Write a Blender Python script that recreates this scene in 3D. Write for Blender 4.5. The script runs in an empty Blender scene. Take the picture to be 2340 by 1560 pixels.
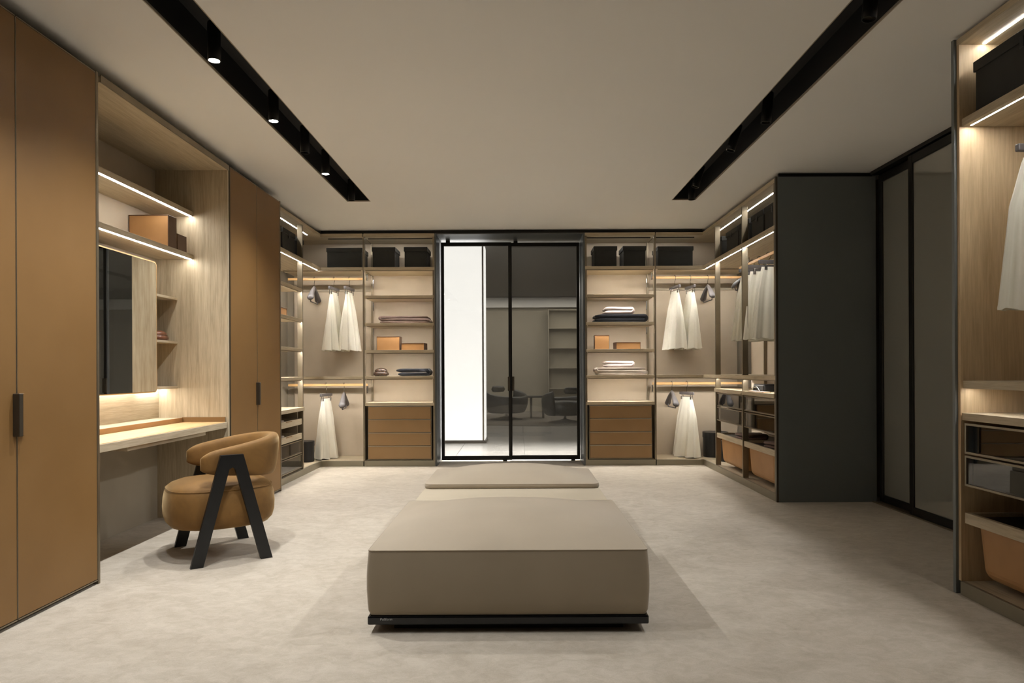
import bpy, bmesh, math, random
from mathutils import Matrix, Vector, noise
random.seed(7)
PI = math.pi
SC = bpy.context.scene
COL = SC.collection

# ------------------------------------------------------------------ camera, world, exposure
CAM_H = 1.11
cam_d = bpy.data.cameras.new('camera')
cam = bpy.data.objects.new('camera', cam_d)
COL.objects.link(cam)
cam.matrix_world = (Matrix.Translation((0, 0, CAM_H)) @ Matrix.Rotation(PI/2, 4, 'X')
                    @ Matrix.Rotation(-0.0045, 4, 'Z'))
cam_d.sensor_width = 36
cam_d.lens = 36*1590/2340
cam_d.shift_x = -15/2340
cam_d.shift_y = 66/2340
cam_d.clip_start = 0.02
SC.camera = cam
SC.view_settings.view_transform = 'Standard'
SC.view_settings.look = 'None'
SC.view_settings.gamma = 1
SC.view_settings.use_curve_mapping = False
SC.view_settings.exposure = 0.38
wd = bpy.data.worlds.new('world')
SC.world = wd
wd.use_nodes = True
wd.node_tree.nodes['Background'].inputs[0].default_value = (0.9, 0.85, 0.75, 1)
wd.node_tree.nodes['Background'].inputs[1].default_value = 0.01
LED_POWER = 70.0
LED_COL = (1.0, 0.965, 0.91)
SPOT_L = 81.0
SPOT_R = 33.0
SPOT_COL = (0.985, 0.99, 1.0)
COLUMN_POWER = 2.4
BACK_LIGHT = 150.0

# unseen area lights added overhead to brighten the back room
def area(name, loc, size, size_y, power, col):
    d = bpy.data.lights.new(name, 'AREA')
    d.shape = 'RECTANGLE'; d.size = size; d.size_y = size_y
    d.energy = power; d.color = col
    o = bpy.data.objects.new(name, d); COL.objects.link(o)
    o.location = loc
    return o
area('back_room_near_fill', (0.2, 9.25, 3.0), 3.4, 0.5, 130, (1.0, 0.97, 0.93)).data.spread = math.radians(62)
area('back_room_far_fill', (0.6, 16.6, 3.02), 5.0, 3.0, BACK_LIGHT, (1.0, 0.93, 0.82))

# ------------------------------------------------------------------ materials
def lin(c):
    return tuple(((v/255)/12.92 if v/255 <= 0.04045 else ((v/255+0.055)/1.055)**2.4) for v in c)
class NT:
    def __init__(s, name):
        s.m = bpy.data.materials.new(name); s.m.use_nodes = True
        s.t = s.m.node_tree; s.N = s.t.nodes; s.L = s.t.links
        s.b = s.N['Principled BSDF']
    def n(s, typ, **kw):
        o = s.N.new(typ)
        for k, v in kw.items():
            if k in o.inputs: o.inputs[k].default_value = v
            else: setattr(o, k, v)
        return o
    def coord(s, scale=(1, 1, 1), rot=(0, 0, 0)):
        c = s.n('ShaderNodeTexCoord'); m = s.n('ShaderNodeMapping')
        m.inputs['Scale'].default_value = scale
        m.inputs['Rotation'].default_value = rot
        s.L.new(c.outputs['Object'], m.inputs[0])
        return m.outputs[0]
    def noise(s, vec, scale, detail=3, rough=0.5, dist=0.0):
        t = s.n('ShaderNodeTexNoise'); s.L.new(vec, t.inputs['Vector'])
        t.inputs['Scale'].default_value = scale; t.inputs['Detail'].default_value = detail
        t.inputs['Roughness'].default_value = rough; t.inputs['Distortion'].default_value = dist
        return t.outputs['Fac']
    def ramp(s, fac, stops):
        r = s.n('ShaderNodeValToRGB'); e = r.color_ramp.elements
        while len(e) < len(stops): e.new(0.5)
        for i, (p, c) in enumerate(stops):
            e[i].position = p; e[i].color = (*lin(c), 1)
        s.L.new(fac, r.inputs[0]); return r.outputs[0]
    def mix(s, a, b, f):
        m = s.n('ShaderNodeMix', data_type='RGBA')
        if isinstance(f, float): m.inputs[0].default_value = f
        else: s.L.new(f, m.inputs[0])
        s.L.new(a, m.inputs[6]); s.L.new(b, m.inputs[7]); return m.outputs[2]
    def bump(s, h, strength, dist=0.01):
        b = s.n('ShaderNodeBump'); b.inputs['Strength'].default_value = strength
        b.inputs['Distance'].default_value = dist
        s.L.new(h, b.inputs['Height']); s.L.new(b.outputs[0], s.b.inputs['Normal'])
    def base(s, c): s.L.new(c, s.b.inputs['Base Color'])
    def set(s, rough=0.5, metal=0.0, spec=0.5, sheen=0.0, coat=0.0):
        s.b.inputs['Roughness'].default_value = rough; s.b.inputs['Metallic'].default_value = metal
        s.b.inputs['Specular IOR Level'].default_value = spec
        s.b.inputs['Sheen Weight'].default_value = sheen
        s.b.inputs['Coat Weight'].default_value = coat
def plain(name, c, rough=0.5, metal=0.0, spec=0.5, var=8, scale=6, bump=0.0, bscale=300, sheen=0.0, coat=0.0):
    """A nearly even colour with a little procedural variation."""
    t = NT(name); v = t.coord()
    f = t.noise(v, scale, 3)
    lo = tuple(max(0, x-var) for x in c); hi = tuple(min(255, x+var) for x in c)
    t.base(t.ramp(f, [(0.3, lo), (0.7, hi)]))
    t.set(rough, metal, spec, sheen, coat)
    if bump: t.bump(t.noise(v, bscale, 2), bump, 0.002)
    return t.m
def wood(name, axis, lo, mid, hi, rough=0.5):
    t = NT(name)
    sc = {'x': (0.9, 16, 16), 'y': (16, 0.9, 16), 'z': (16, 16, 0.9)}[axis]
    v = t.coord(sc)
    a = t.noise(v, 1.6, 4, 0.6, 0.6); b = t.noise(v, 9.0, 3, 0.6)
    c = t.ramp(a, [(0.28, lo), (0.5, mid), (0.75, hi)])
    d = t.ramp(b, [(0.35, lo), (0.65, hi)])
    t.base(t.mix(c, d, 0.33)); t.set(rough, 0, 0.35)
    t.bump(b, 0.08, 0.001)
    return t.m
OAK = ((158, 143, 118), (184, 169, 143), (202, 189, 164))
M = {}
for ax in 'xyz':
    M['oak_'+ax] = wood('light_oak_grain_'+ax, ax, *OAK)
M['oak_warm_z'] = wood('warm_oak_z', 'z', (188, 162, 126), (208, 183, 147), (224, 200, 164))
M['oak_warm_y'] = wood('worktop_oak_y', 'y', (192, 156, 106), (205, 170, 120), (216, 184, 136))
M['tan'] = plain('tan_lacquer', (126, 93, 50), 0.55, var=4, scale=2, bump=0.03, bscale=500)
M['tan_leather'] = plain('tan_leather', (170, 126, 79), 0.5, var=6, scale=5, bump=0.05, bscale=400)
M['rail_tan'] = plain('tan_leather_rail', (190, 150, 96), 0.5, var=4)
M['tan_drawer'] = plain('tan_drawer_front', (142, 110, 70), 0.5, var=4, scale=3)
M['profile'] = plain('satin_champagne_profile', (172, 163, 145), 0.4, 0.1, var=3)
M['brown'] = plain('brown_leather', (92, 66, 48), 0.5, var=5, bump=0.05)
M['pouch'] = plain('glossy_brown_leather', (110, 66, 44), 0.3, var=14, scale=20)
M['bronze'] = plain('bronze_metal', (138, 127, 108), 0.38, 0.75, var=4)
M['bronze_dark'] = plain('dark_bronze_metal', (84, 78, 68), 0.4, 0.7, var=3)
M['plinth'] = plain('champagne_metal_plinth', (142, 134, 116), 0.4, 0.5, var=3)
M['chrome'] = plain('brushed_steel', (185, 185, 185), 0.25, 1.0, var=4)
M['linen'] = plain('beige_linen_panel', (188, 174, 154), 0.8, var=5, scale=3, bump=0.06, bscale=250)
M['linen_grey'] = plain('greige_panel', (160, 149, 131), 0.75, var=4, scale=3, bump=0.05, bscale=250)
M['dark'] = plain('anthracite_lacquer', (108, 113, 113), 0.5, var=2, scale=2)
M['black_metal'] = plain('black_metal', (34, 34, 32), 0.42, 0.3, var=2)
M['frame'] = plain('dark_anodised_frame', (42, 41, 38), 0.35, 0.6, var=2)
M['portal'] = plain('grey_anodised_panel', (92, 95, 95), 0.35, 0.6, var=3)
M['slot'] = plain('matt_black_channel', (11, 11, 11), 0.7, var=1)
M['spot_black'] = plain('matt_black_lamp', (14, 14, 14), 0.45, var=1)
M['black_box'] = plain('black_fabric_box', (40, 40, 37), 0.75, var=3, scale=14, bump=0.1, bscale=400)
M['black'] = plain('black_leather', (20, 20, 21), 0.4, var=3)
M['void'] = plain('dark_interior', (38, 32, 26), 0.8, var=2)
M['ebony'] = plain('black_stained_ash', (11, 13, 15), 0.4, var=3, scale=20)
M['hanger'] = plain('grey_leather_hanger', (92, 88, 88), 0.4, var=5)
M['white_cloth'] = plain('ivory_cotton', (245, 241, 226), 0.85, var=4, scale=4, bump=0.04, bscale=300, sheen=0.1)
M['navy'] = plain('navy_wool', (12, 15, 27), 0.9, var=4, scale=12, bump=0.2, bscale=250, sheen=0.08)
M['mauve'] = plain('mauve_wool', (128, 106, 97), 0.9, var=7, scale=12, bump=0.2, bscale=250, sheen=0.08)
M['pink'] = plain('pale_pink_wool', (184, 167, 160), 0.9, var=6, scale=12, bump=0.2, bscale=250, sheen=0.08)
M['cream'] = plain('cream_wool', (182, 168, 156), 0.9, var=6, scale=12, bump=0.2, bscale=250, sheen=0.08)
M['lilac'] = plain('pale_lilac_wool', (216, 206, 214), 0.9, var=6, scale=12, bump=0.2, bscale=250, sheen=0.08)
M['grey_cloth'] = plain('pale_grey_cloth', (170, 160, 150), 0.9, var=8, scale=14)
M['ottoman'] = plain('taupe_nubuck', (157, 143, 121), 0.75, var=5, scale=2.2, bump=0.04, bscale=350, sheen=0.25)
M['ottoman_pale'] = plain('pale_leather_tray', (177, 165, 143), 0.6, var=4, scale=3)
M['gloss_black'] = plain('gloss_black_lacquer', (10, 11, 13), 0.12, var=1)
M['ceiling'] = plain('ceiling_paint', (236, 235, 232), 0.9, var=1, scale=1)
M['wall'] = plain('greige_wall_paint', (150, 140, 124), 0.85, var=2, scale=1)
M['rug'] = plain('grey_rug', (110, 104, 96), 0.95, var=10, scale=30, bump=0.3, bscale=120)
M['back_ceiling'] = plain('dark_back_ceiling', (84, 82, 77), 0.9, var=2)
M['back_wall'] = plain('back_room_wall', (168, 161, 146), 0.85, var=3)
M['back_chair'] = plain('charcoal_leather', (44, 44, 43), 0.4, var=4)
M['white_edge'] = plain('white_lip', (160, 150, 134), 0.7, var=1)

def velvet():
    t = NT('amber_velvet'); v = t.coord()
    f = t.noise(v, 5, 4, 0.6, 0.5)
    t.base(t.ramp(f, [(0.3, (102, 73, 35)), (0.7, (134, 98, 50))]))
    t.set(0.7, 0, 0.3, 0.7); t.b.inputs['Sheen Tint'].default_value = (0.9, 0.68, 0.38, 1)
    t.b.inputs['Sheen Roughness'].default_value = 0.35
    t.bump(t.noise(v, 60, 3), 0.05, 0.004); return t.m
M['velvet'] = velvet()
def carpet():
    t = NT('mottled_beige_carpet'); v = t.coord((1, 1.25, 1))
    a = t.noise(v, 2.6, 8, 0.7, 1.2); b = t.noise(v, 14, 5, 0.65, 1.0); c = t.noise(v, 170, 2)
    ca = t.ramp(a, [(0.3, (154, 144, 128)), (0.5, (177, 168, 153)), (0.72, (199, 191, 177))])
    cb = t.ramp(b, [(0.35, (160, 149, 132)), (0.65, (198, 188, 173))])
    cc = t.ramp(c, [(0.3, (160, 148, 130)), (0.7, (196, 185, 168))])
    t.base(t.mix(t.mix(ca, cb, 0.42), cc, 0.22)); t.set(0.95, 0, 0.1, 0.15)
    t.bump(c, 0.25, 0.004); return t.m
M['carpet'] = carpet()
def snake():
    t = NT('reptile_print_leather'); v = t.coord((60, 60, 60))
    w = t.n('ShaderNodeTexVoronoi'); t.L.new(v, w.inputs['Vector']); w.inputs['Scale'].default_value = 1.4
    t.base(t.ramp(w.outputs['Distance'], [(0.1, (104, 76, 56)), (0.5, (64, 46, 34)), (0.8, (24, 19, 16))]))
    t.set(0.4); return t.m
M['snake'] = snake()
def tile_mat():
    return plain('pale_porcelain_tile', (196, 193, 188), 0.25, var=5, scale=1.5)
M['tile'] = tile_mat()
def emit(name, col, power):
    t = NT(name); t.b.inputs['Base Color'].default_value = (0.9, 0.9, 0.9, 1)
    t.b.inputs['Emission Color'].default_value = (*col, 1)
    t.b.inputs['Emission Strength'].default_value = power
    return t.m
M['led'] = emit('led_light', LED_COL, LED_POWER*1.15)
M['led_soft'] = emit('led_light_soft', LED_COL, LED_POWER*0.65)
M['led_hidden'] = emit('led_light_hidden', LED_COL, LED_POWER*1.45)
M['led_bright'] = emit('led_light_bright', LED_COL, LED_POWER*0.55)
M['led_dim'] = emit('led_light_dim', LED_COL, LED_POWER*0.5)
M['lens'] = emit('lamp_lens', (1.0, 0.93, 0.82), 25)
M['lens_off'] = plain('lamp_lens_off', (70, 66, 60), 0.2, 0.3)
M['column'] = emit('lit_column_panel', (1.0, 0.985, 0.96), COLUMN_POWER)
def glass(name, tint, refl, rough=0.0, haze=0.0):
    t = NT(name)
    t.N.remove(t.b)
    out = t.N['Material Output']
    tr = t.n('ShaderNodeBsdfTransparent'); tr.inputs[0].default_value = (*tint, 1)
    gl = t.n('ShaderNodeBsdfGlossy'); gl.inputs['Color'].default_value = (0.9, 0.9, 0.9, 1)
    gl.inputs['Roughness'].default_value = rough
    fr = t.n('ShaderNodeFresnel'); fr.inputs['IOR'].default_value = refl
    mx = t.n('ShaderNodeMixShader')
    t.L.new(fr.outputs[0], mx.inputs[0]); t.L.new(tr.outputs[0], mx.inputs[1]); t.L.new(gl.outputs[0], mx.inputs[2])
    if haze:
        df = t.n('ShaderNodeBsdfDiffuse'); df.inputs[0].default_value = (0.62, 0.62, 0.60, 1)
        m2 = t.n('ShaderNodeMixShader'); m2.inputs[0].default_value = haze
        t.L.new(mx.outputs[0], m2.inputs[1]); t.L.new(df.outputs[0], m2.inputs[2]); mx = m2
    t.L.new(mx.outputs[0], out.inputs[0]); return t.m
M['glass_door'] = glass('grey_tinted_glass', (0.58, 0.58, 0.57), 1.5, haze=0.10)
M['glass_drawer'] = glass('clear_smoked_glass', (0.84, 0.82, 0.78), 1.8)
def reflective(name, c, rough, spec):
    t = NT(name); t.b.inputs['Base Color'].default_value = (*lin(c), 1)
    t.set(rough, 0, spec); t.b.inputs['IOR'].default_value = 4.0; return t.m
M['dark_glass'] = reflective('smoked_dark_glass', (150, 149, 139), 0.03, 0.5)
def mirror():
    t = NT('mirror_silver'); t.b.inputs['Base Color'].default_value = (0.82, 0.83, 0.82, 1)
    t.set(0.01, 1.0); return t.m
M['mirror'] = mirror()

# ------------------------------------------------------------------ builders
WM = {}
def thing(name, label, cat, loc=(0, 0, 0), rotz=0.0, group=None):
    o = bpy.data.objects.new(name, None); COL.objects.link(o)
    o.empty_display_size = 0.05
    o.location = loc; o.rotation_euler = (0, 0, rotz)
    o['label'] = label; o['category'] = cat
    if group: o['group'] = group
    WM[o.name] = Matrix.Translation(loc) @ Matrix.Rotation(rotz, 4, 'Z')
    return o
def part(name, bm, mat, parent=None, label=None, local=False, smooth=False):
    if parent is not None and not local:
        bm.transform(WM[parent.name].inverted())
    bmesh.ops.recalc_face_normals(bm, faces=bm.faces)
    if smooth:
        for f in bm.faces: f.smooth = True
    me = bpy.data.meshes.new(name); bm.to_mesh(me); bm.free()
    me.materials.append(M[mat] if isinstance(mat, str) else mat)
    o = bpy.data.objects.new(name, me); COL.objects.link(o)
    if parent is not None:
        o.parent = parent; WM[o.name] = WM[parent.name]
    else:
        WM[o.name] = Matrix.Identity(4)
    if label: o['label'] = label
    return o
def share(src, parent, dloc):
    """Another part from the same mesh, moved by dloc."""
    o = src.copy(); COL.objects.link(o); o.parent = parent
    o.location = Vector(src.location) + Vector(dloc); return o
def struct(name, bm, mat, smooth=False):
    o = part(name, bm, mat, smooth=smooth); o['kind'] = 'structure'; return o
def dup(root, loc, rotz, label, group=None, cat=None):
    r = root.copy(); COL.objects.link(r); r.location = loc; r.rotation_euler = (0, 0, rotz)
    r['label'] = label
    if group: r['group'] = group
    WM[r.name] = Matrix.Translation(loc) @ Matrix.Rotation(rotz, 4, 'Z')
    for ch in list(root.children):
        c = ch.copy(); COL.objects.link(c); c.parent = r; WM[c.name] = WM[r.name]
        for g in ch.children:
            d = g.copy(); COL.objects.link(d); d.parent = c
    return r
def B(): return bmesh.new()
def box(bm, x0, x1, y0, y1, z0, z1, bev=0.0, seg=1):
    x0, x1 = min(x0, x1), max(x0, x1); y0, y1 = min(y0, y1), max(y0, y1); z0, z1 = min(z0, z1), max(z0, z1)
    r = bmesh.ops.create_cube(bm, size=1.0)
    vs = r['verts']
    for v in vs:
        v.co = Vector((x0+(v.co.x+0.5)*(x1-x0), y0+(v.co.y+0.5)*(y1-y0), z0+(v.co.z+0.5)*(z1-z0)))
    if bev > 0:
        es = list({e for v in vs for e in v.link_edges})
        bmesh.ops.bevel(bm, geom=es, offset=bev, segments=seg, profile=0.5, affect='EDGES')
    return bm
def bx(*a, **k): return box(B(), *a, **k)
def tube(bm, pts, r, n=8, caps=True):
    pts = [Vector(p) for p in pts]
    rs = r if isinstance(r, (list, tuple)) else [r]*len(pts)
    rings = []; ref = None
    for i, p in enumerate(pts):
        t = (pts[min(i+1, len(pts)-1)] - pts[max(i-1, 0)]).normalized()
        if ref is None:
            ref = t.orthogonal().normalized()
        ref = (ref - t*ref.dot(t)).normalized(); b = t.cross(ref)
        rings.append([bm.verts.new(p + (ref*math.cos(2*PI*k/n) + b*math.sin(2*PI*k/n))*rs[i]) for k in range(n)])
    for a, c in zip(rings, rings[1:]):
        for k in range(n):
            bm.faces.new((a[k], a[(k+1) % n], c[(k+1) % n], c[k]))
    if caps:
        bm.faces.new(rings[0][::-1]); bm.faces.new(rings[-1])
    return bm
def lathe(bm, prof, cx=0, cy=0, cz=0, n=32, sx=1.0, sy=1.0):
    rings = []
    for (r, z) in prof:
        if r < 1e-6: rings.append([bm.verts.new((cx, cy, cz+z))])
        else: rings.append([bm.verts.new((cx+r*sx*math.cos(2*PI*k/n), cy+r*sy*math.sin(2*PI*k/n), cz+z)) for k in range(n)])
    for a, c in zip(rings, rings[1:]):
        for k in range(n):
            k2 = (k+1) % n
            if len(a) == 1 and len(c) == 1: continue
            if len(a) == 1: bm.faces.new((a[0], c[k], c[k2]))
            elif len(c) == 1: bm.faces.new((a[k], a[k2], c[0]))
            else: bm.faces.new((a[k], a[k2], c[k2], c[k]))
    for e in (rings[0], rings[-1]):
        if len(e) > 1: bm.faces.new(e)
    return bm
def rings_mesh(bm, rings, closed=True, caps=True):
    rv = [[bm.verts.new(p) for p in ring] for ring in rings]
    n = len(rv[0])
    for a, c in zip(rv, rv[1:]):
        for k in range(n if closed else n-1):
            bm.faces.new((a[k], a[(k+1) % n], c[(k+1) % n], c[k]))
    if caps: bm.faces.new(rv[0][::-1]); bm.faces.new(rv[-1])
    return bm

# room sizes
YB = 8.10; DB = 0.49                 # back closets: front plane and depth
XL = -2.30; DL = 0.47                # left open unit
XR = 2.15; DR = 0.56                 # right open unit
TOP = 2.71; CEIL = 2.752

# ------------------------------------------------------------------ the setting
struct('floor', bx(-2.86, 3.12, -2.2, 8.60, -0.08, 0.0), 'carpet')
SLOTS = ((-1.655, -1.425), (1.49, 1.722)); SY0, SY1 = 0.4, 6.745
def ceiling_mesh():
    bm = B()
    xs = [-2.86, SLOTS[0][0], SLOTS[0][1], SLOTS[1][0], SLOTS[1][1], 3.12]
    for i in range(5):
        if i in (1, 3):
            box(bm, xs[i], xs[i+1], -2.2, SY0, CEIL, CEIL+0.2)
            box(bm, xs[i], xs[i+1], SY1, 8.62, CEIL, CEIL+0.2)
        else:
            box(bm, xs[i], xs[i+1], -2.2, 8.62, CEIL, CEIL+0.2)
    return bm
struct('ceiling', ceiling_mesh(), 'ceiling')
for i, (a, b) in enumerate(SLOTS):
    bm = B(); t = 0.006
    box(bm, a+0.001, a+t, SY0, SY1, CEIL+0.012, CEIL+0.19); box(bm, b-t, b-0.001, SY0, SY1, CEIL+0.012, CEIL+0.19)
    box(bm, a+t, b-t, SY0+0.001, SY0+t, CEIL+0.012, CEIL+0.19); box(bm, a+t, b-t, SY1-t, SY1-0.001, CEIL+0.012, CEIL+0.19)
    box(bm, a+0.001, b-0.001, SY0, SY1, CEIL+0.17, CEIL+0.19)
    struct('trim_%d' % (i+1), bm, 'slot')
    bm = B()
    box(bm, a+0.001, a+t, SY0, SY1, CEIL, CEIL+0.012); box(bm, b-t, b-0.001, SY0, SY1, CEIL, CEIL+0.012)
    box(bm, a+t, b-t, SY1-t, SY1-0.001, CEIL, CEIL+0.012)
    struct('trim_%d' % (i+3), bm, 'white_edge')
struct('wall_left', bx(-2.96, -2.86, -2.2, 8.62, 0, 3.0), 'wall')
struct('wall_right', bx(3.12, 3.22, -2.2, 8.62, 0, 3.0), 'wall')
struct('wall_front', bx(-2.96, 3.22, -2.3, -2.2, 0, 3.0), 'wall')
bm = B()
box(bm, -2.96, -0.985, 8.62, 8.72, 0, 3.05); box(bm, 0.79, 3.22, 8.62, 8.72, 0, 3.05)
box(bm, -0.985, 0.79, 8.62, 8.72, 2.715, 3.05)
struct('wall_back', bm, 'wall')
# black strips that stand in for shade between the furniture and the ceiling
bm = B()
box(bm, -2.30, 2.15, 8.125, 8.15, TOP+0.001, CEIL-0.001)
struct('trim_5', bm, 'slot')
bm = B(); box(bm, -2.60, -2.58, 1.2, 8.58, TOP+0.001, CEIL-0.001)
struct('trim_6', bm, 'slot')
bm = B(); box(bm, 2.42, 2.44, 5.86, 8.12, TOP+0.001, CEIL-0.001); box(bm, 2.19, 2.97, 5.835, 5.86, TOP+0.001, CEIL-0.001)
struct('trim_7', bm, 'slot')
bm = B(); box(bm, 2.45, 2.47, 2.0, 3.43, TOP+0.026, CEIL-0.001)
struct('trim_8', bm, 'slot')

# doorway: satin grey metal portal
bm = B()
box(bm, -0.972, -0.952, 8.095, 8.615, 0, TOP, 0.001); box(bm, 0.756, 0.776, 8.095, 8.615, 0, TOP, 0.001)
box(bm, -0.952, 0.756, 8.095, 8.615, 2.697, TOP)
struct('trim_9', bm, 'portal')
def sliding_door(n, x0, x1, y, handle_x):
    t = 0.036; z0, z1 = 0.016, 2.676
    d = bpy.data.objects.new('door_%d' % n, None); COL.objects.link(d); d['kind'] = 'structure'
    d.location = ((x0+x1)/2, y, z0); WM[d.name] = Matrix.Translation(d.location)
    part('stile', bx(x0, x0+t, y, y+0.03, z0, z1, 0.002), 'frame', d)
    part('stile', bx(x1-t, x1, y, y+0.03, z0, z1, 0.002), 'frame', d)
    part('rail', bx(x0+t, x1-t, y, y+0.03, z0, z0+0.05, 0.002), 'frame', d)
    part('rail', bx(x0+t, x1-t, y, y+0.03, z1-0.045, z1, 0.002), 'frame', d)
    part('glass_pane', bx(x0+t, x1-t, y+0.012, y+0.018, z0+0.05, z1-0.045), 'glass_door', d)
    part('handle', bx(handle_x-0.014, handle_x+0.014, y-0.022, y+0.002, 0.86, 1.035, 0.004), 'bronze_dark', d)
    part('roller', bx(x0+0.06, x0+0.11, y+0.008, y+0.022, z1, z1+0.021), 'frame', d)
    part('roller', bx(x1-0.11, x1-0.06, y+0.008, y+0.022, z0-0.016, z0), 'frame', d)
sliding_door(1, -0.943, -0.085, 8.50, -0.118)
sliding_door(2, -0.115, 0.752, 8.54, -0.066)

# dark glass sliding doors on the right wall
def side_door(n, y0, y1, x):
    t = 0.055; z0, z1 = 0.012, 2.715
    d = bpy.data.objects.new('door_%d' % n, None); COL.objects.link(d); d['kind'] = 'structure'
    d.location = (x, (y0+y1)/2, z0); WM[d.name] = Matrix.Translation(d.location)
    part('stile', bx(x, x+0.035, y0, y0+t, z0, z1, 0.003), 'frame', d)
    part('stile', bx(x, x+0.035, y1-t, y1, z0, z1, 0.003), 'frame', d)
    part('rail', bx(x, x+0.035, y0+t, y1-t, z0, z0+0.06, 0.003), 'frame', d)
    part('rail', bx(x, x+0.035, y0+t, y1-t, z1-0.065, z1, 0.003), 'frame', d)
    part('glass_pane', bx(x+0.012, x+0.02, y0+t, y1-t, z0+0.06, z1-0.065), 'dark_glass', d)
side_door(3, 5.225, 5.79, 3.0)
side_door(4, 4.37, 5.27, 2.955)
side_door(5, 3.50, 4.36, 3.0)
bm = B(); box(bm, 2.94, 3.06, 3.5, 5.80, 2.722, CEIL-0.002); struct('trim_10', bm, 'frame')
bm = B(); box(bm, 2.945, 3.05, 3.5, 5.80, 0.0, 0.01); struct('trim_11', bm, 'bronze')

# ------------------------------------------------------------------ back room
fl = struct('floor', bx(-5, 6, 8.60, 19.0, -0.10, -0.012), 'rug'); fl.data.materials[0] = M['tile']
tl = None
for i in range(6):
    for j in range(6):
        x = -2.62+i*0.9; y = 8.63+j*0.9
        if tl is None: tl = part('tile', bx(0, 0.895, 0, 0.895, -0.012, 0.0, 0.002), 'tile', fl, local=True); tl.location = (x, y, 0)
        else:
            o = tl.copy(); COL.objects.link(o); o.location = (x, y, 0); o.parent = fl
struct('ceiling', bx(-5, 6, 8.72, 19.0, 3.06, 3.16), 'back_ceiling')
struct('wall_far', bx(-5, 6, 18.6, 18.7, 0, 3.06), 'back_wall')
struct('wall_far_left', bx(-5.1, -5, 8.72, 18.6, 0, 3.06), 'back_wall')
struct('wall_far_right', bx(6, 6.1, 8.72, 18.6, 0, 3.06), 'back_wall')
struct('trim_12', bx(-5, 6, 18.45, 18.6, 2.78, 3.04), 'ceiling')  # pale band whose colour stands in for the lit top of the wall
lc = thing('light_column', 'white backlit square column standing behind the left glass door', 'column', (-1.1, 10.9, 0))
part('lit_panel', bx(-2.2, -0.555, 10.64, 11.2, 0.045, 3.055), 'column', lc)
part('corner_strip', bx(-0.555, -0.53, 10.638, 10.645, 0.045, 3.055), 'bronze', lc)
part('lit_side_panel', bx(-0.53, -0.52, 10.645, 11.2, 0.045, 3.055), 'column', lc)
part('base', bx(-2.22, -0.50, 10.62, 11.22, 0.0, 0.045), 'bronze_dark', lc)
rg = part('rug', lathe(B(), [(2.1, -0.012), (2.1, 0.010), (0, 0.010)], 0.55, 15.9, 0.0, 64), 'rug')
rg['label'] = 'large round grey rug under the two lounge chairs behind the glass'; rg['category'] = 'rug'
def lounge_chair(loc, rot, label):
    t = thing('lounge_chair', label, 'chair', loc, rot, 'lounge chairs behind the glass doors')
    # bucket shell: open at the front (local -y), thick rounded wall, higher at the back
    bm = B(); n = 36; rings = []
    for k in range(n+1):
        a = math.radians(-215 + 250*k/n)       # sweep round the back
        s = 0.5+0.5*math.sin(a)                # 1 at the back
        top = 0.52 + 0.20*s**1.3; ring = []
        for q in range(12):
            w = 2*PI*q/12
            th = 0.055*math.cos(w); zz = (0.15+top)/2 + (top-0.15)/2*math.sin(w)
            r = 0.36 + th + 0.07*math.sin((zz-0.15)/0.55*1.9)
            ring.append((r*1.08*math.cos(a), r*math.sin(a), zz))
        rings.append(ring)
    part('shell', rings_mesh(bm, rings), 'back_chair', t, local=True, smooth=True)
    part('seat_cushion', lathe(B(), [(0, 0.15), (0.30, 0.15), (0.38, 0.20), (0.40, 0.36), (0.35, 0.45), (0, 0.46)], 0, -0.03, 0, 28), 'back_chair', t, local=True, smooth=True)
    part('pedestal', lathe(B(), [(0.03, 0.05), (0.025, 0.24)], 0, 0, 0, 16), 'chrome', t, local=True, smooth=True)
    part('foot', lathe(B(), [(0.36, 0.0), (0.36, 0.012), (0.12, 0.05), (0.03, 0.08)], 0, 0, 0, 32), 'back_chair', t, local=True, smooth=True)
    part('headrest_pillow', lathe(B(), [(0, 0.60), (0.14, 0.61), (0.18, 0.67), (0.14, 0.74), (0, 0.75)], 0, 0.33, 0, 20, 1.0, 0.55), 'back_chair', t, local=True, smooth=True)
lounge_chair((-0.28, 15.7, 0.010), math.radians(35), 'dark lounge chair behind the glass, next to the white column')
lounge_chair((0.98, 14.7, 0.010), math.radians(200), 'dark lounge chair behind the glass near the right jamb, its back turned')
st = thing('side_table', 'small dark side table between the two lounge chairs behind the glass', 'table', (0.42, 16.15, 0.010))
part('tabletop', bx(0.18, 0.66, 15.95, 16.35, 0.48, 0.52, 0.005), 'back_chair', st)
for x in (0.26, 0.54): part('leg', bx(x, x+0.05, 16.0, 16.3, 0.010, 0.48), 'back_chair', st)
bk = thing('bookcase', 'pale recessed bookcase on the far wall behind the glass', 'bookcase', (2.1, 18.3, 0))
part('back_panel', bx(0.80, 3.3, 18.42, 18.44, 0.0, 2.7), 'back_wall', bk)
for z in (0.05, 0.62, 1.16, 1.68, 2.2, 2.68): part('shelf', bx(0.80, 3.3, 18.22, 18.42, z, z+0.02), 'back_wall', bk)
for x in (0.78, 3.3): part('side_panel', bx(x, x+0.02, 18.20, 18.44, 0.0, 2.71), 'back_wall', bk)

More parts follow.
